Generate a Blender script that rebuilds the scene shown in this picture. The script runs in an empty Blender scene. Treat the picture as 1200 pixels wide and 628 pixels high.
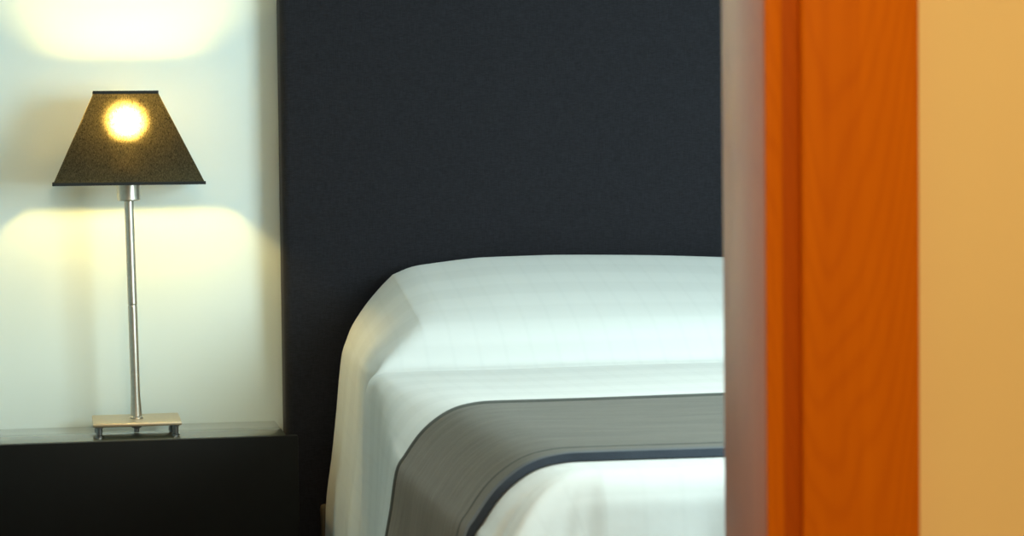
import bpy, bmesh, math, random
from mathutils import Vector, Matrix
random.seed(7)
sc = bpy.context.scene
C = sc.collection
sc.view_settings.view_transform = 'Standard'
sc.view_settings.look = 'None'
sc.view_settings.exposure = 0.0
sc.view_settings.gamma = 1.0

# ------------------------------------------------------------------ helpers
def s2l(c):
    return tuple((x/255/12.92 if x/255 <= 0.04045 else ((x/255+0.055)/1.055)**2.4) for x in c)+(1,)

def mat(name):
    m = bpy.data.materials.new(name); m.use_nodes = True
    nt = m.node_tree
    return m, nt, nt.nodes['Principled BSDF'], nt.nodes, nt.links

def texco(nt, kind='Object', scale=(1, 1, 1), rot=(0, 0, 0)):
    t = nt.nodes.new('ShaderNodeTexCoord'); mp = nt.nodes.new('ShaderNodeMapping')
    mp.inputs['Scale'].default_value = scale; mp.inputs['Rotation'].default_value = rot
    nt.links.new(t.outputs[kind], mp.inputs['Vector'])
    return mp.outputs['Vector']

def noise(nt, vec, scale, detail=3, rough=0.5, dist=0):
    n = nt.nodes.new('ShaderNodeTexNoise')
    n.inputs['Scale'].default_value = scale; n.inputs['Detail'].default_value = detail
    n.inputs['Roughness'].default_value = rough; n.inputs['Distortion'].default_value = dist
    nt.links.new(vec, n.inputs['Vector'])
    return n.outputs['Fac']

def ramp(nt, fac, c0, c1, p0=0.0, p1=1.0):
    r = nt.nodes.new('ShaderNodeValToRGB')
    r.color_ramp.elements[0].color = c0; r.color_ramp.elements[1].color = c1
    r.color_ramp.elements[0].position = p0; r.color_ramp.elements[1].position = p1
    nt.links.new(fac, r.inputs['Fac'])
    return r.outputs['Color']

def bump(nt, h, bsdf, strength=0.2, dist=0.001):
    b = nt.nodes.new('ShaderNodeBump')
    b.inputs['Strength'].default_value = strength; b.inputs['Distance'].default_value = dist
    nt.links.new(h, b.inputs['Height']); nt.links.new(b.outputs['Normal'], bsdf.inputs['Normal'])

def math_node(nt, op, a, b=None):
    n = nt.nodes.new('ShaderNodeMath'); n.operation = op
    for i, v in enumerate((a, b)):
        if v is None: continue
        if isinstance(v, (int, float)): n.inputs[i].default_value = v
        else: nt.links.new(v, n.inputs[i])
    return n.outputs[0]

def obj(name, bm, m, parent=None, smooth=False, autosmooth=False):
    me = bpy.data.meshes.new(name)
    bmesh.ops.recalc_face_normals(bm, faces=bm.faces)
    bm.to_mesh(me); bm.free()
    o = bpy.data.objects.new(name, me); C.objects.link(o)
    if m: me.materials.append(m)
    if smooth or autosmooth:
        for p in me.polygons: p.use_smooth = True
    if autosmooth:
        me.set_sharp_from_angle(angle=math.radians(40))
    if parent: o.parent = parent
    return o

def empty(name, loc, label, cat, rot=(0, 0, 0)):
    o = bpy.data.objects.new(name, None); C.objects.link(o)
    o.location = loc; o.rotation_euler = rot; o.empty_display_size = 0.05
    o['label'] = label; o['category'] = cat
    return o

def tag(o, label=None, cat=None, kind=None):
    if label: o['label'] = label
    if cat: o['category'] = cat
    if kind: o['kind'] = kind
    return o

def box(bm, x0, x1, y0, y1, z0, z1, bev=0.0, seg=2):
    b = bmesh.new()
    bmesh.ops.create_cube(b, size=1)
    for v in b.verts:
        v.co = Vector(((x0+x1)/2+v.co.x*(x1-x0), (y0+y1)/2+v.co.y*(y1-y0), (z0+z1)/2+v.co.z*(z1-z0)))
    if bev > 0:
        bmesh.ops.bevel(b, geom=list(b.edges), offset=bev, segments=seg, profile=0.5, affect='EDGES')
    me = bpy.data.meshes.new('t'); b.to_mesh(me); b.free()
    bm.from_mesh(me); bpy.data.meshes.remove(me)
    return bm

def lathe(bm, prof, cx=0, cy=0, n=48):
    rings = []
    for r, z in prof:
        if r < 1e-6: rings.append([bm.verts.new((cx, cy, z))])
        else: rings.append([bm.verts.new((cx+r*math.cos(2*math.pi*k/n), cy+r*math.sin(2*math.pi*k/n), z)) for k in range(n)])
    for a, b in zip(rings, rings[1:]):
        for k in range(n):
            k2 = (k+1) % n
            if len(a) == 1 and len(b) == 1: continue
            if len(a) == 1: bm.faces.new((a[0], b[k2], b[k]))
            elif len(b) == 1: bm.faces.new((a[k], a[k2], b[0]))
            else: bm.faces.new((a[k], a[k2], b[k2], b[k]))
    return bm

def tube(bm, pts, r, n=10):
    rings = []
    for i, p in enumerate(pts):
        p = Vector(p); a = Vector(pts[max(i-1, 0)]); b = Vector(pts[min(i+1, len(pts)-1)])
        t = (b-a).normalized(); ref = Vector((0, 1, 0)) if abs(t.y) < 0.9 else Vector((0, 0, 1))
        u = t.cross(ref).normalized(); w = t.cross(u)
        rings.append([bm.verts.new(p+u*r*math.cos(2*math.pi*k/n)+w*r*math.sin(2*math.pi*k/n)) for k in range(n)])
    for a, b in zip(rings, rings[1:]):
        for k in range(n): bm.faces.new((a[k], a[(k+1) % n], b[(k+1) % n], b[k]))
    bm.faces.new(rings[0]); bm.faces.new(rings[-1])
    return bm

def lerp(a, b, t): return a+(b-a)*t
def interp(x, tab):
    if x <= tab[0][0]: return tab[0][1]
    for (x0, y0), (x1, y1) in zip(tab, tab[1:]):
        if x <= x1:
            return lerp(y0, y1, (x-x0)/(x1-x0))
    return tab[-1][1]
def sstep(a, b, x):
    t = max(0, min(1, (x-a)/(b-a))); return t*t*(3-2*t)
def smin(a, b, k):
    h = max(k-abs(a-b), 0)/k
    return min(a, b)-h*h*k*0.25

# ------------------------------------------------------------------ materials
def wall_mat(name, col, rough=0.85):
    m, nt, b, N, L = mat(name)
    v = texco(nt)
    f = noise(nt, v, 3, 3)
    c0 = tuple(x*0.97 for x in col[:3])+(1,)
    L.new(ramp(nt, f, c0, col, 0.3, 0.7), b.inputs['Base Color'])
    b.inputs['Roughness'].default_value = rough
    bump(nt, noise(nt, v, 180, 4), b, 0.08, 0.001)
    return m
M_wall = wall_mat('bedroom_wall_paint', (0.79, 0.88, 0.845, 1))
M_hall = wall_mat('hall_wall_paint', (0.86, 0.62, 0.25, 1))
M_ceil = wall_mat('ceiling_paint', (0.85, 0.85, 0.83, 1))

def wood_mat(name, dark, light, rough=0.3, coat=0.3, spec=0.5, centre=(0.478, 0.6)):
    m, nt, b, N, L = mat(name)
    t = N.new('ShaderNodeTexCoord'); sp = N.new('ShaderNodeSeparateXYZ')
    L.new(t.outputs['Object'], sp.inputs[0])
    big = noise(nt, texco(nt, 'Object', (9, 9, 2.2)), 1.0, 3)
    dx = math_node(nt, 'SUBTRACT', sp.outputs['X'], centre[0])
    dx = math_node(nt, 'ADD', dx, math_node(nt, 'MULTIPLY', math_node(nt, 'SUBTRACT', big, 0.5), 0.05))
    par = math_node(nt, 'MULTIPLY', math_node(nt, 'MULTIPLY', dx, dx), 60)
    h = math_node(nt, 'SUBTRACT', sp.outputs['Z'], par)
    h = math_node(nt, 'ADD', h, math_node(nt, 'MULTIPLY', big, 0.55))
    h = math_node(nt, 'ADD', math_node(nt, 'MULTIPLY', math_node(nt, 'SINE', math_node(nt, 'MULTIPLY', h, 120)), 0.5), 0.5)
    h = math_node(nt, 'POWER', h, 2.5)
    h = math_node(nt, 'SUBTRACT', 1.0, h)
    fine = noise(nt, texco(nt, 'Object', (90, 90, 3)), 1.0, 4)
    mix = math_node(nt, 'ADD', math_node(nt, 'MULTIPLY', h, 0.2), math_node(nt, 'MULTIPLY', fine, 0.74))
    L.new(ramp(nt, mix, dark, light, 0.2, 0.75), b.inputs['Base Color'])
    b.inputs['Roughness'].default_value = rough
    b.inputs['Specular IOR Level'].default_value = spec
    b.inputs['Coat Weight'].default_value = coat
    b.inputs['Coat Roughness'].default_value = 0.5
    return m
M_casing = wood_mat('orange_cherry_casing', (0.53, 0.112, 0.001, 1), (0.63, 0.150, 0.001, 1), 0.5, 0.0, 0.1)
M_groove_shade = wood_mat('cherry_groove_painted_shade', (0.40, 0.07, 0.001, 1), (0.46, 0.085, 0.001, 1), 0.6, 0.0, 0.1)  # casing cherry darkened: the shade of the recess is put into the colour
M_jamb = wood_mat('cherry_door_lining', (0.58, 0.13, 0.002, 1), (0.66, 0.17, 0.004, 1), 0.36, 1.0, 0.9)
M_jamb.node_tree.nodes['Principled BSDF'].inputs['Coat IOR'].default_value = 1.8
M_floorb = wood_mat('brown_floorboards', (0.10, 0.05, 0.025, 1), (0.18, 0.09, 0.045, 1), 0.4, 0.2)

m, nt, b, N, L = mat('charcoal_headboard_fabric'); M_head = m
v = texco(nt, 'Object', (900, 900, 40))
f = noise(nt, v, 1, 3)
v2 = texco(nt, 'Object', (120, 120, 700))
f2 = noise(nt, v2, 1, 2)
mx = math_node(nt, 'MULTIPLY', math_node(nt, 'ADD', f, f2), 0.5)
L.new(ramp(nt, mx, (0.006, 0.0057, 0.0076, 1), (0.016, 0.0155, 0.0205, 1), 0.35, 0.65), b.inputs['Base Color'])
b.inputs['Roughness'].default_value = 0.9
b.inputs['Specular IOR Level'].default_value = 0.25
b.inputs['Sheen Weight'].default_value = 0.08
bump(nt, mx, b, 0.35, 0.001)

m, nt, b, N, L = mat('white_striped_cotton'); M_spread = m
t = N.new('ShaderNodeTexCoord'); sep = N.new('ShaderNodeSeparateXYZ'); L.new(t.outputs['UV'], sep.inputs[0])
def stripe(o, freq, duty):
    a = math_node(nt, 'FRACT', math_node(nt, 'MULTIPLY', o, freq))
    a = math_node(nt, 'ABSOLUTE', math_node(nt, 'SUBTRACT', a, 0.5))
    n = N.new('ShaderNodeMapRange'); n.inputs['From Min'].default_value = duty-0.05; n.inputs['From Max'].default_value = duty+0.05
    L.new(a, n.inputs['Value']); return n.outputs[0]
sx = stripe(sep.outputs['X'], 1/0.046, 0.43); sy = stripe(sep.outputs['Y'], 1/0.115, 0.25)
sm = math_node(nt, 'ADD', math_node(nt, 'MULTIPLY', sx, 0.35), math_node(nt, 'MULTIPLY', sy, 0.65))
L.new(ramp(nt, sm, (0.725, 0.745, 0.725, 1), (0.68, 0.70, 0.68, 1)), b.inputs['Base Color'])
b.inputs['Roughness'].default_value = 0.75
b.inputs['Specular IOR Level'].default_value = 0.3
b.inputs['Sheen Weight'].default_value = 0.1
hh = math_node(nt, 'ADD', math_node(nt, 'MULTIPLY', sm, 0.10), noise(nt, texco(nt), 14, 3))
bump(nt, hh, b, 0.25, 0.006)

def velvet(name, c0, c1, sheen=0.25):
    m, nt, b, N, L = mat(name)
    v = texco(nt, 'Object', (5, 26, 5))
    f = noise(nt, v, 1.6, 5, 0.6, 0.4)
    f2 = noise(nt, texco(nt), 420, 2)
    mx = math_node(nt, 'ADD', math_node(nt, 'MULTIPLY', f, 0.75), math_node(nt, 'MULTIPLY', f2, 0.25))
    L.new(ramp(nt, mx, c0, c1, 0.3, 0.7), b.inputs['Base Color'])
    b.inputs['Roughness'].default_value = 0.85
    b.inputs['Specular IOR Level'].default_value = 0.2
    b.inputs['Sheen Weight'].default_value = sheen
    b.inputs['Sheen Tint'].default_value = (0.88, 0.88, 0.84, 1)
    b.inputs['Sheen Roughness'].default_value = 0.4
    bump(nt, mx, b, 0.4, 0.003)
    return m
M_run = velvet('grey_velvet', (0.050, 0.043, 0.030, 1), (0.104, 0.092, 0.068, 1), 0.24)
M_hem = velvet('slate_hem_velvet', (0.025, 0.032, 0.045, 1), (0.055, 0.066, 0.085, 1))
M_pipe = velvet('dark_grey_piping', (0.05, 0.053, 0.048, 1), (0.085, 0.09, 0.08, 1))

def plain(name, col, rough, metal=0.0, coat=0.0, spec=0.5, nscale=60, var=0.12):
    m, nt, b, N, L = mat(name)
    c0 = tuple(x*(1-var) for x in col)+(1,)
    L.new(ramp(nt, noise(nt, texco(nt), nscale, 3), c0, tuple(col)+(1,), 0.3, 0.7), b.inputs['Base Color'])
    b.inputs['Roughness'].default_value = rough; b.inputs['Metallic'].default_value = metal
    b.inputs['Coat Weight'].default_value = coat; b.inputs['Specular IOR Level'].default_value = spec
    return m
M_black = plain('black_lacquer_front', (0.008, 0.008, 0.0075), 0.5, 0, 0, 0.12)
M_top_refl = plain('black_lacquer_top_painted_reflection', (0.045, 0.05, 0.032), 0.34, 0, 1.0, 0.8)  # black lacquer lifted to olive: the wall's reflection is partly in the base colour
M_steel = plain('brushed_nickel', (0.62, 0.56, 0.48), 0.34, 1.0, nscale=200)
M_base = plain('brushed_nickel_plate', (0.72, 0.58, 0.40), 0.4, 1.0, nscale=200)
M_foot = plain('dark_steel', (0.22, 0.22, 0.22), 0.3, 1.0)
M_trimb = plain('black_edge_tape', (0.012, 0.013, 0.012), 0.8)
M_brown = plain('taupe_bed_fabric', (0.085, 0.062, 0.03), 0.8)
M_mattress = plain('mattress_ticking', (0.6, 0.6, 0.58), 0.9)
M_skirt = plain('white_painted_wood', (0.75, 0.75, 0.72), 0.5)

# lamp shade: dark woven fabric letting some of the bulb's light through
m, nt, b, N, L = mat('dark_olive_shade_fabric'); M_shade = m
v = texco(nt, 'Object')
wv = noise(nt, v, 170, 5, 0.75, 2.5)
wv2 = noise(nt, texco(nt, 'Object', (900, 900, 120)), 1, 2)
fib = math_node(nt, 'ADD', math_node(nt, 'MULTIPLY', wv, 0.6), math_node(nt, 'MULTIPLY', wv2, 0.4))
L.new(ramp(nt, fib, (0.010, 0.011, 0.008, 1), (0.024, 0.026, 0.019, 1), 0.35, 0.65), b.inputs['Base Color'])
b.inputs['Roughness'].default_value = 0.9; b.inputs['Specular IOR Level'].default_value = 0.15
tr = N.new('ShaderNodeBsdfTranslucent')
L.new(ramp(nt, fib, (0.05, 0.036, 0.011, 1), (0.50, 0.38, 0.15, 1), 0.38, 0.66), tr.inputs['Color'])
mix = N.new('ShaderNodeMixShader'); mix.inputs[0].default_value = 0.18
rf = N.new('ShaderNodeBsdfRefraction'); rf.inputs['IOR'].default_value = 1.45; rf.inputs['Roughness'].default_value = 0.85
L.new(ramp(nt, fib, (0.15, 0.10, 0.03, 1), (0.95, 0.80, 0.45, 1), 0.38, 0.62), rf.inputs['Color'])
mr = N.new('ShaderNodeMixShader'); mr.inputs[0].default_value = 0.89
L.new(tr.outputs[0], mr.inputs[1]); L.new(rf.outputs[0], mr.inputs[2])
L.new(b.outputs[0], mix.inputs[1]); L.new(mr.outputs[0], mix.inputs[2])
L.new(mix.outputs[0], N['Material Output'].inputs['Surface'])

m, nt, b, N, L = mat('lit_bulb_glass'); M_bulb = m
b.inputs['Base Color'].default_value = (1, 0.95, 0.85, 1)
b.inputs['Emission Color'].default_value = (1.0, 0.70, 0.21, 1)
b.inputs['Emission Strength'].default_value = 440

# ------------------------------------------------------------------ room shell
WY = 4.60
HY0, HY1 = 1.756, 1.856      # door wall faces (hall side, bedroom side)
def struct(name, bm, m, parent=None, **k):
    o = obj(name, bm, m, parent, **k)
    if not parent: o['kind'] = 'structure'
    return o
struct('wall_back', box(bmesh.new(), -1.5, 3.6, WY, WY+0.1, 0, 2.6), M_wall)
struct('wall_left', box(bmesh.new(), -1.6, -1.5, HY1, WY, 0, 2.6), M_wall)
struct('wall_right', box(bmesh.new(), 3.5, 3.6, HY1, WY, 0, 2.6), M_wall)
DX0, DX1 = -0.34, 0.546      # rough opening
DZ = 2.09
def front_wall(y0, y1):
    bm = bmesh.new()
    box(bm, -1.6, DX0, y0, y1, 0, 2.6); box(bm, DX1, 3.6, y0, y1, 0, 2.6); box(bm, DX0, DX1, y0, y1, DZ, 2.6)
    return bm
struct('wall_front', front_wall(HY0+0.02, HY1), M_wall)
struct('wall_hall_front', front_wall(HY0, HY0+0.02), M_hall)
struct('wall_hall_left', box(bmesh.new(), -1.3, -1.2, -1.5, HY0, 0, 2.6), M_hall)
struct('wall_hall_right', box(bmesh.new(), 2.2, 2.3, -1.5, HY0, 0, 2.6), M_hall)
struct('wall_hall_back', box(bmesh.new(), -1.3, 2.3, -1.6, -1.5, 0, 2.6), M_hall)
struct('floor', box(bmesh.new(), -1.6, 3.6, -1.6, WY+0.1, -0.1, 0), M_floorb)
struct('ceiling', box(bmesh.new(), -1.6, 3.6, -1.6, WY+0.1, 2.6, 2.7), M_ceil)
# skirting boards of the bedroom
struct('baseboard_back', box(bmesh.new(), -1.5, -0.24, WY-0.015, WY, 0, 0.09, 0.003), M_skirt)

# door frame: lining boards across the wall thickness, casing boards on the hall side
door = bpy.data.objects.new('door_1', None); C.objects.link(door); door['kind'] = 'structure'
door.location = (0.1, HY0, 0)
def dpart(name, bm, m):
    bmesh.ops.translate(bm, verts=bm.verts, vec=(-0.1, -HY0, 0))
    return obj(name, bm, m, door, autosmooth=True)
YF, YB = 1.747, 1.866
dpart('lining', box(bmesh.new(), 0.519, 0.5458, YF, YB, 0, DZ, 0.002), M_jamb)
dpart('lining', box(bmesh.new(), DX0+0.0002, DX0+0.027, YF, YB, 0, DZ, 0.002), M_jamb)
dpart('lining', box(bmesh.new(), DX0+0.027, 0.519, YF, YB, DZ-0.027, DZ-0.0002, 0.002), M_jamb)
for a, b_ in ((0.519, 0.5325), (DX0+0.0135, DX0+0.027)):
    dpart('edge_strip', box(bmesh.new(), a, b_, 1.7435, YF-0.0002, 0, DZ-0.027, 0.0012), M_casing)
for a, b_ in ((0.5327, 0.5459), (DX0+0.0002, DX0+0.0133)):
    dpart('groove', box(bmesh.new(), a, b_, 1.7462, YF-0.0002, 0, DZ-0.027, 0.0002), M_groove_shade)
def casing(x0, x1, z0, z1):
    bm = bmesh.new()
    box(bm, x0, x1, 1.738, HY0, z0, z1, 0.004, 3)
    return bm
dpart('casing', casing(0.546, 0.640, 0, 2.18), M_casing)
dpart('casing', casing(DX0-0.094, DX0, 0, 2.18), M_casing)
dpart('casing', casing(DX0, 0.546, DZ, 2.18), M_casing)

# ------------------------------------------------------------------ headboard
HB0, HB1 = 0.398, 2.26
bm = box(bmesh.new(), HB0, HB1, 4.52, WY-0.001, 0.02, 2.0, 0.016, 5)
hb = obj('headboard', bm, M_head, autosmooth=True)
tag(hb, 'tall charcoal fabric-covered headboard panel on the wall behind the bed', 'headboard')

# ------------------------------------------------------------------ nightstand
ns = empty('nightstand', (0.08, 4.47, 0), 'black lacquered nightstand with a glossy top beside the headboard', 'nightstand')
def nsp(name, bm, m, **k):
    bmesh.ops.translate(bm, verts=bm.verts, vec=(-0.08, -4.47, 0))
    return obj(name, bm, m, ns, autosmooth=True, **k)
nsp('carcass', box(bmesh.new(), -0.24, 0.382, 4.362, WY-0.002, 0.06, 0.529, 0.001), M_black)
nsp('tabletop', box(bmesh.new(), -0.24, 0.384, 4.3605, WY-0.001, 0.529, 0.537, 0.0012), M_top_refl)
nsp('drawer_front', box(bmesh.new(), -0.262, 0.404, 4.342, 4.360, 0.300, 0.5368, 0.0012), M_black)
nsp('drawer_front', box(bmesh.new(), -0.262, 0.404, 4.342, 4.360, 0.064, 0.296, 0.0012), M_black)
nsp('plinth', box(bmesh.new(), -0.22, 0.365, 4.39, WY-0.004, 0, 0.06), M_black)

# ------------------------------------------------------------------ table lamp
LX, LY, LZ = 0.1165, 4.475, 0.537
lamp = empty('table_lamp', (LX, LY, LZ), 'lit bedside lamp with dark tapered shade on a slim metal stem', 'table lamp')
def lp(name, bm, m, parent=lamp, **k):
    return obj(name, bm, m, parent, **k)
# base plate on four feet
bm = box(bmesh.new(), -0.0805, 0.0805, -0.0765, 0.0765, 0.0195, 0.0265, 0.0022, 3)
lp('base_plate', bm, M_base, autosmooth=True)
for sx_ in (-1, 1):
    for sy_ in (-1, 1):
        bm = lathe(bmesh.new(), [(0, 0), (0.0075, 0), (0.0075, 0.003), (0.0055, 0.004), (0.0055, 0.0165), (0.0075, 0.0175), (0.0075, 0.0196), (0, 0.0196)], sx_*0.069, sy_*0.064, 20)
        lp('foot', bm, M_foot, autosmooth=True)
bm = lathe(bmesh.new(), [(0, 0.001), (0.005, 0.001), (0.005, 0.008), (0.009, 0.010), (0.009, 0.0194), (0, 0.0194)], 0, 0, 20)
lp('stem_nut', bm, M_foot, autosmooth=True)
TILT = -0.0155
def tilt(bm):
    # the stem leans slightly to the left
    for v in bm.verts:
        if v.co.z > 0.0265: v.co.x += (v.co.z-0.0265)*TILT
    return bm
prof = [(0, 0.0262), (0.0125, 0.0262), (0.0125, 0.029), (0.0105, 0.031), (0.0098, 0.05), (0.0086, 0.07), (0.0085, 0.12), (0.0085, 0.234), (0.0085, 0.235), (0.0078, 0.2362), (0.0078, 0.238), (0.0085, 0.2392), (0.0085, 0.2402), (0.0085, 0.34), (0.0085, 0.43), (0, 0.43)]
lp('stem', tilt(lathe(bmesh.new(), prof, n=40)), M_steel, autosmooth=True)
prof = [(0, 0.4305), (0.0195, 0.4305), (0.0212, 0.4325), (0.0212, 0.4895), (0.019, 0.491), (0, 0.491)]
lp('socket_cup', tilt(lathe(bmesh.new(), prof, n=48)), M_steel, autosmooth=True)
BZ = 1.110-LZ
prof = []
for k in range(0, 13):
    a = -math.pi/2+math.pi*(0.12+0.88*k/12)
    prof.append((max(0, 0.022*math.cos(a)) if k < 12 else 0, BZ+0.022*math.sin(a)))
bulb = lp('bulb', tilt(lathe(bmesh.new(), prof, n=32)), M_bulb, smooth=True)
lp('bulb_cap', tilt(lathe(bmesh.new(), [(0, 0.491), (0.012, 0.491), (0.012, BZ-0.022), (0.008, BZ-0.0205), (0, BZ-0.0205)], n=32)), M_skirt, bulb, autosmooth=True)
# tapered rectangular shade, open at top and bottom
Z0, Z1 = 1.000-LZ, 1.1665-LZ
B = (0.1365, 0.0875); T = (0.0580, 0.0480)
def rrect(hx, hy, r, z, n=6):
    out = []
    for cx, cy, a0 in ((hx-r, hy-r, 0), (-hx+r, hy-r, 90), (-hx+r, -hy+r, 180), (hx-r, -hy+r, 270)):
        for k in range(n+1):
            a = math.radians(a0+90*k/n)
            out.append((cx+r*math.cos(a), cy+r*math.sin(a), z))
    return out
bm = bmesh.new(); rings = []
NS = 20
for i in range(NS+1):
    t = i/NS
    rings.append([bm.verts.new(p) for p in rrect(lerp(B[0], T[0], t), lerp(B[1], T[1], t), 0.003, lerp(Z0, Z1, t))])
for a, b_ in zip(rings, rings[1:]):
    n = len(a)
    for k in range(n): bm.faces.new((a[k], a[(k+1) % n], b_[(k+1) % n], b_[k]))
shade = lp('lamp_shade', tilt(bm), M_shade, autosmooth=True)
def rim(h, z, r, nm, hgt):
    bm = bmesh.new(); rs = []
    for dz, dr in ((-hgt/2, -r), (-hgt/2, r), (hgt/2, r), (hgt/2, -r)):
        rs.append([bm.verts.new(p) for p in rrect(h[0]+dr, h[1]+dr, 0.004, z+dz)])
    rs.append(rs[0])
    for a, b_ in zip(rs, rs[1:]):
        n = len(a)
        for k in range(n): bm.faces.new((a[k], a[(k+1) % n], b_[(k+1) % n], b_[k]))
    return lp(nm, tilt(bm), M_trimb, shade)
rim(B, Z0, 0.0012, 'bottom_rim', 0.0055)
rim(T, Z1, 0.0012, 'top_rim', 0.0055)
# wire carrier between the socket and the top rim
bm = bmesh.new()
for s in (-1, 1):
    tube(bm, [(0.014*s, 0, 0.489), (0.03*s, 0, 0.53), (0.036*s, 0, BZ), (0.05*s, 0, Z1-0.01), (0.057*s, 0, Z1-0.001)], 0.001, 6)
lp('shade_carrier', tilt(bm), M_foot, smooth=True)

# ------------------------------------------------------------------ bed
CX = 1.30; XC = 0.60; YC = 2.70; YH = 4.475
ZM = 0.682
P0 = [(0, .682), (.028, .681), (.058, .675), (.083, .662), (.106, .642), (.127, .613), (.138, .594), (.147, .540), (.155, .500), (.172, .40), (.185, .30), (.192, .20), (.198, .10)]
P1 = [(0, .826), (.022, .804), (.047, .775), (.065, .750), (.080, .725), (.090, .700), (.098, .675), (.104, .630), (.110, .565), (.119, .484), (.130, .403), (.134, .325), (.145, .10)]
def catmull(P, t):
    n = len(P)-1; s = t*n; i = min(int(s), n-1); f = s-i
    p = [P[max(i-1, 0)], P[i], P[i+1], P[min(i+2, n)]]
    return tuple(0.5*((2*p[1][k])+(-p[0][k]+p[2][k])*f+(2*p[0][k]-5*p[1][k]+4*p[2][k]-p[3][k])*f*f+(-p[0][k]+3*p[1][k]-3*p[2][k]+p[3][k])*f**3) for k in (0, 1))
FY = [(4.0, 0), (4.02, .012), (4.06, .042), (4.1, .071), (4.2, .110), (4.3, .142), (4.4, .166), (4.5, .178)]
B2 = [(3.99, .36), (4.1, .50), (4.2, .61), (4.35, .82), (4.5, 1.0)]
def smooth_tab(x, tab, w=0.025):
    return sum(interp(x+d*w/4, tab)*(5-abs(d)) for d in range(-4, 5))/25
GX = [(.60, .144), (.636, .160), (.70, .169), (.768, .178), (.90, .180), (1.1, .173), (1.26, .165), (1.30, .160)]
def f_h(y): return smooth_tab(y, FY, lerp(0.025, 0.11, sstep(4.03, 4.2, y)))
def top_z(x, y):
    xx = x if x <= CX else 2*CX-x
    z = ZM
    if y > 3.98:
        b2 = smooth_tab(y, B2, 0.06); b3 = sstep(3.985, 4.03, y)
        g = smooth_tab(xx, GX, 0.02) if xx > 0.63 else interp(xx, GX)
        z = ZM+smin(b2*g*b3, f_h(y)*b3, 0.014)
    z += 0.0015*math.sin(x*7+y*5)*math.sin(y*4.3-x*3)*min(1, (xx-XC)/0.1)
    return z
PF = [(0, .682), (.014, .681), (.027, .677), (.038, .669), (.046, .657), (.052, .640), (.055, .60), (.058, .540), (.061, .500), (.07, .40), (.08, .30), (.09, .20), (.10, .10)]
P0S = [(0, .682), (.035, .682), (.07, .681), (.092, .679), (.104, .671), (.109, .655), (.111, .62), (.113, .56), (.115, .50), (.12, .40), (.125, .30), (.13, .20), (.135, .10)]
def side(t, y, fold=0.0, ff=0.0):
    """offset outwards from the core line and height, t from 0 (top) to 1 (hem)"""
    o0, z0 = catmull(P0, t)
    bs = sstep(3.35, 3.97, y)
    if bs > 0:
        os_, zs_ = catmull(P0S, t); o0 = lerp(o0, os_, bs); z0 = lerp(z0, zs_, bs)
    if ff > 0:
        of, zf = catmull(PF, t); o0 = lerp(o0, of, ff); z0 = lerp(z0, zf, ff)
    o1, z1 = catmull(P1, t)
    b3 = sstep(3.985, 4.03, y)
    if b3 > 0:
        b2 = smooth_tab(y, B2, 0.06)
        if z1 > ZM-0.01: z1 = (ZM-0.01)+b2*(z1-(ZM-0.01))*(ZM-0.01+0.144*1.0-(ZM-0.01))/0.144
        z = lerp(z0, z1, b3); z = smin(z, ZM+f_h(y)*b3, 0.014) if z > ZM-0.02 else z
        o = lerp(o0, o1, b3)
    else:
        z, o = z0, o0
    # fold that stands out where the pillow ends
    drop = sstep(0.25, 0.6, t)
    o += drop*0.010*math.exp(-((y-3.975)/0.022)**2)
    o -= drop*0.010*math.exp(-((y-4.05)/0.035)**2)
    o += drop*0.004*math.sin(y*31)*sstep(0.4, 1, t)
    o += fold*sstep(0.10, 0.62, t)
    return o, z
random.seed(3)
FOLDS = [(random.uniform(0.5, 2.2), random.uniform(0.012, 0.04), random.uniform(-0.014, 0.014)) for _ in range(34)]
def foot_fold(s):
    return sum(a*math.exp(-((s-c)/w)**2) for c, w, a in FOLDS)+0.003*math.sin(s*23)

bm = bmesh.new(); uvl = bm.loops.layers.uv.new('UVMap'); VUV = {}
NT = 110
ys = []
y = YC
while y < 3.95: ys.append(y); y += 0.0125
while y < 4.16: ys.append(y); y += 0.006
while y < YH-0.006: ys.append(y); y += 0.012
ys.append(YH)
nx = 224
xs = [XC+(2*CX-2*XC)*i/nx for i in range(nx+1)]
def V(co, uv):
    v = bm.verts.new(co); VUV[v] = uv; return v
top = [[V((x, y, top_z(x, y)), (x, y)) for x in xs] for y in ys]
for r0, r1 in zip(top, top[1:]):
    for k in range(nx): bm.faces.new((r0[k], r0[k+1], r1[k+1], r1[k]))
# path round the bed: left side (head to foot), corner, foot, corner, right side
path = []
for y in reversed(ys): path.append((XC, y, -1, 0, top_z(XC, y), 0.0))
NCn = 44
def cfold(a): return -0.012*math.exp(-((a-0.12)/0.045)**2)+0.020*math.exp(-((a-0.30)/0.06)**2)-0.004*math.exp(-((a-0.5)/0.08)**2)
for k in range(1, NCn):
    a = math.pi/2*k/NCn; path.append((XC, YC, -math.cos(a), -math.sin(a), None, cfold(k/NCn)))
for x in xs: path.append((x, YC, 0, -1, top_z(x, YC), foot_fold(x)*sstep(XC-0.01, XC+0.16, x)*(1-sstep(2*CX-XC-0.16, 2*CX-XC+0.01, x))))
for k in range(1, NCn):
    a = math.pi/2*k/NCn; path.append((2*CX-XC, YC, math.sin(a), -math.cos(a), None, cfold(1-k/NCn)))
for y in ys: path.append((2*CX-XC, y, 1, 0, top_z(XC, y), 0.0))
zc = top_z(XC, YC)
cols = []
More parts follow.
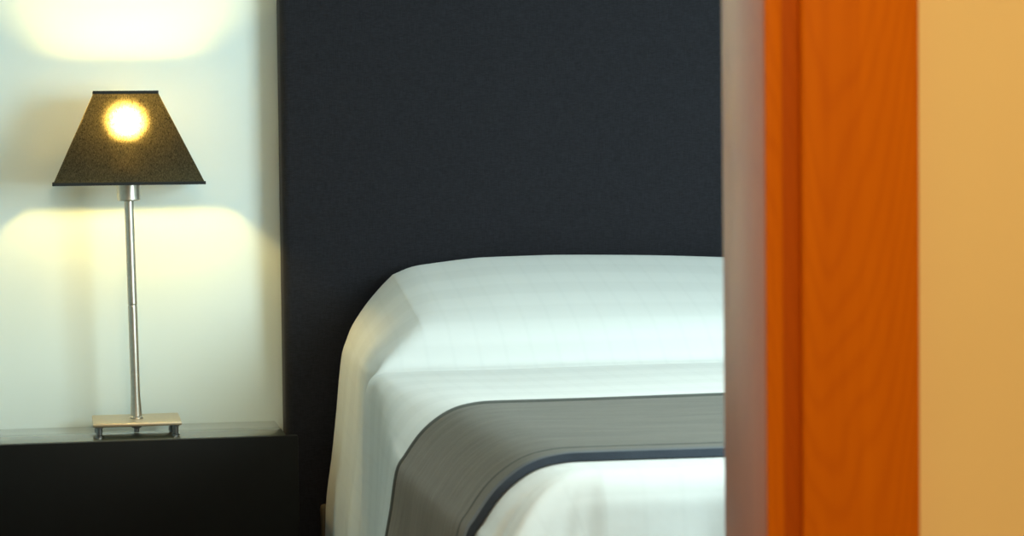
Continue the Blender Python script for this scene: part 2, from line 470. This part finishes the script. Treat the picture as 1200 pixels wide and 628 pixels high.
for (x, y, nx_, ny_, zt, fo) in path:
    col = []; arc = 0; prev = None
    for j in range(NT+1):
        t = j/NT
        o, z = side(t, y, fo, sstep(0.15, 1.0, -ny_))
        z0s = side(0, y)[1]
        z += ((zt if zt is not None else zc)-z0s)*max(0, 1-t*5)
        if prev is not None: arc += math.hypot(o-prev[0], z-prev[1])
        prev = (o, z)
        col.append(V((x+nx_*o, y+ny_*o, z), (x+nx_*arc, y+ny_*arc)))
    cols.append(col)
for a, b_ in zip(cols, cols[1:]):
    for j in range(NT): bm.faces.new((a[j], b_[j], b_[j+1], a[j+1]))
for f in bm.faces:
    for l in f.loops: l[uvl].uv = VUV[l.vert]
bmesh.ops.remove_doubles(bm, verts=bm.verts, dist=0.0002)
spread = obj('bedspread', bm, M_spread, smooth=True)
tag(spread, 'white striped bedspread draped over the pillows and mattress of the bed', 'bedspread')

# grey runner lying across the foot of the bed
def cross(y, off, tmax=0.88, n=44):
    pts = []
    L_ = []
    for j in range(n, -1, -1):
        t = tmax*j/n; o, z = side(t, y); L_.append((XC-o, z))
    mid = [(XC+(2*CX-2*XC)*i/70, top_z(XC+(2*CX-2*XC)*i/70, y)) for i in range(1, 70)]
    R_ = [(2*CX-x, z) for x, z in reversed(L_)]
    P = L_+mid+R_
    out = []
    for i, (x, z) in enumerate(P):
        a = P[max(i-1, 0)]; c = P[min(i+1, len(P)-1)]
        tx, tz = c[0]-a[0], c[1]-a[1]; l = math.hypot(tx, tz)
        out.append((x-tz/l*off, y, z+tx/l*off))
    return out
def sheet(y0, y1, off, thick, n, wob=0.0, tmax=0.88, dy=lambda i: 0):
    """closed slab following the bed's cross section"""
    bm = bmesh.new()
    rows = []
    for k in range(n+1):
        yy = lerp(y0, y1, k/n)
        lo = cross(yy, off, tmax); hi = cross(yy, off+thick, tmax)
        w = [math.sin(i*0.21)*wob+math.sin(i*0.083+1)*wob for i in range(len(lo))]
        e = 1 if k == 0 else 0
        rows.append(([bm.verts.new((p[0], p[1]+w[i]*e+dy(i), p[2])) for i, p in enumerate(lo)],
                     [bm.verts.new((p[0], p[1]+w[i]*e+dy(i), p[2])) for i, p in enumerate(hi)]))
    m_ = len(rows[0][0])
    for (l0, h0), (l1, h1) in zip(rows, rows[1:]):
        for i in range(m_-1):
            bm.faces.new((h0[i], h0[i+1], h1[i+1], h1[i])); bm.faces.new((l0[i], l1[i], l1[i+1], l0[i+1]))
        for i in (0, m_-1): bm.faces.new((l0[i], h0[i], h1[i], l1[i]))
    for l0, h0 in (rows[0], rows[-1]):
        for i in range(m_-1): bm.faces.new((l0[i], l0[i+1], h0[i+1], h0[i]))
    return bm
RY0, RY1 = 2.757, 3.358
run = obj('bed_runner', sheet(RY0+0.062, RY1, 0.0025, 0.0065, 26), M_run, autosmooth=True)
tag(run, 'grey velvet runner laid across the foot of the white bed', 'bed runner')
obj('hem', sheet(RY0+0.015, RY0+0.060, 0.0022, 0.0075, 5), M_run, run, autosmooth=True)
hem = obj('edge_binding', sheet(RY0, RY0+0.015, 0.0018, 0.0095, 4, 0.0022), M_hem, run, autosmooth=True)
hem['label'] = 'slate blue binding along the front hem'
obj('back_piping', tube(bmesh.new(), [(x, y, z) for x, y, z in cross(RY1+0.002, 0.0065)], 0.0062, 8), M_pipe, run, smooth=True)
obj('front_piping', tube(bmesh.new(), [(x, y, z) for x, y, z in cross(RY0+0.061, 0.0075)], 0.0034, 8), M_pipe, run, smooth=True)

# bed under the covers
bed = empty('bed', (CX, 3.6, 0), 'wide bed under the white bedspread, its corner post against the headboard', 'bed')
def bp(name, bm, m):
    bmesh.ops.translate(bm, verts=bm.verts, vec=(-CX, -3.6, 0))
    return obj(name, bm, m, bed, autosmooth=True)
bp('bed_base', box(bmesh.new(), 0.515, 2.085, 2.72, 4.47, 0.13, 0.36, 0.02, 3), M_brown)
bp('mattress', box(bmesh.new(), 0.53, 2.07, 2.72, 4.47, 0.362, 0.655, 0.05, 5), M_mattress)
for x in (0.57, 2.03):
    for y in (2.80, 4.38):
        bp('leg', lathe(bmesh.new(), [(0, 0), (0.022, 0), (0.028, 0.13), (0, 0.13)], x, y, 24), M_black)
for x0, x1 in ((0.459, 0.52), (2*CX-0.52, 2*CX-0.459)):
    bp('corner_post', box(bmesh.new(), x0, x1, 4.484, 4.5185, 0, 0.385, 0.008, 3), M_brown)

# ------------------------------------------------------------------ lights
def area(name, loc, target, size, size_y, power, col, spread=None):
    l = bpy.data.lights.new(name, 'AREA'); l.shape = 'RECTANGLE'; l.size = size; l.size_y = size_y
    l.energy = power; l.color = col
    if spread: l.spread = spread
    o = bpy.data.objects.new(name, l); C.objects.link(o); o.location = loc
    o.rotation_euler = (Vector(target)-Vector(loc)).to_track_quat('-Z', 'Y').to_euler()
    return o
area('daylight', (2.0, 2.05, 1.25), (1.5, 4.6, 1.25), 1.0, 1.1, 57, (0.75, 0.965, 1.0))
area('ceiling_glow', (1.0, 3.2, 2.55), (1.0, 3.2, 0), 1.8, 1.8, 4, (0.90, 1.0, 0.97))
area('bed_top_fill', (1.15, 3.0, 2.55), (1.15, 3.05, 0), 0.9, 0.9, 5.5, (0.93, 1.0, 0.93), math.radians(75))  # unseen overhead fill, added to brighten the top of the bed
area('hall_lamp', (0.4, 0.2, 2.5), (0.6, 1.5, 1.0), 0.9, 0.9, 54, (1.0, 0.84, 0.55))

w = bpy.data.worlds.new('World'); sc.world = w; w.use_nodes = True
w.node_tree.nodes['Background'].inputs['Color'].default_value = (0.8, 0.9, 1, 1)
w.node_tree.nodes['Background'].inputs['Strength'].default_value = 0.05

# ------------------------------------------------------------------ camera
cam = bpy.data.cameras.new('camera'); co = bpy.data.objects.new('camera', cam); C.objects.link(co)
yaw = math.radians(10.5); pitch = math.atan((314-178)/2800); roll = 0.011
fw = Vector((math.sin(yaw)*math.cos(pitch), math.cos(yaw)*math.cos(pitch), -math.sin(pitch)))
r0 = fw.cross(Vector((0, 0, 1))).normalized(); u0 = r0.cross(fw)
r = r0*math.cos(roll)-u0*math.sin(roll); u = r.cross(fw)
co.matrix_world = Matrix(((r.x, u.x, -fw.x, 0), (r.y, u.y, -fw.y, 0), (r.z, u.z, -fw.z, 1.05), (0, 0, 0, 1)))
cam.sensor_width = 36; cam.lens = 36*2800/1200; cam.clip_start = 0.05
cam.dof.use_dof = True; cam.dof.focus_distance = 4.1; cam.dof.aperture_fstop = 10
sc.camera = co
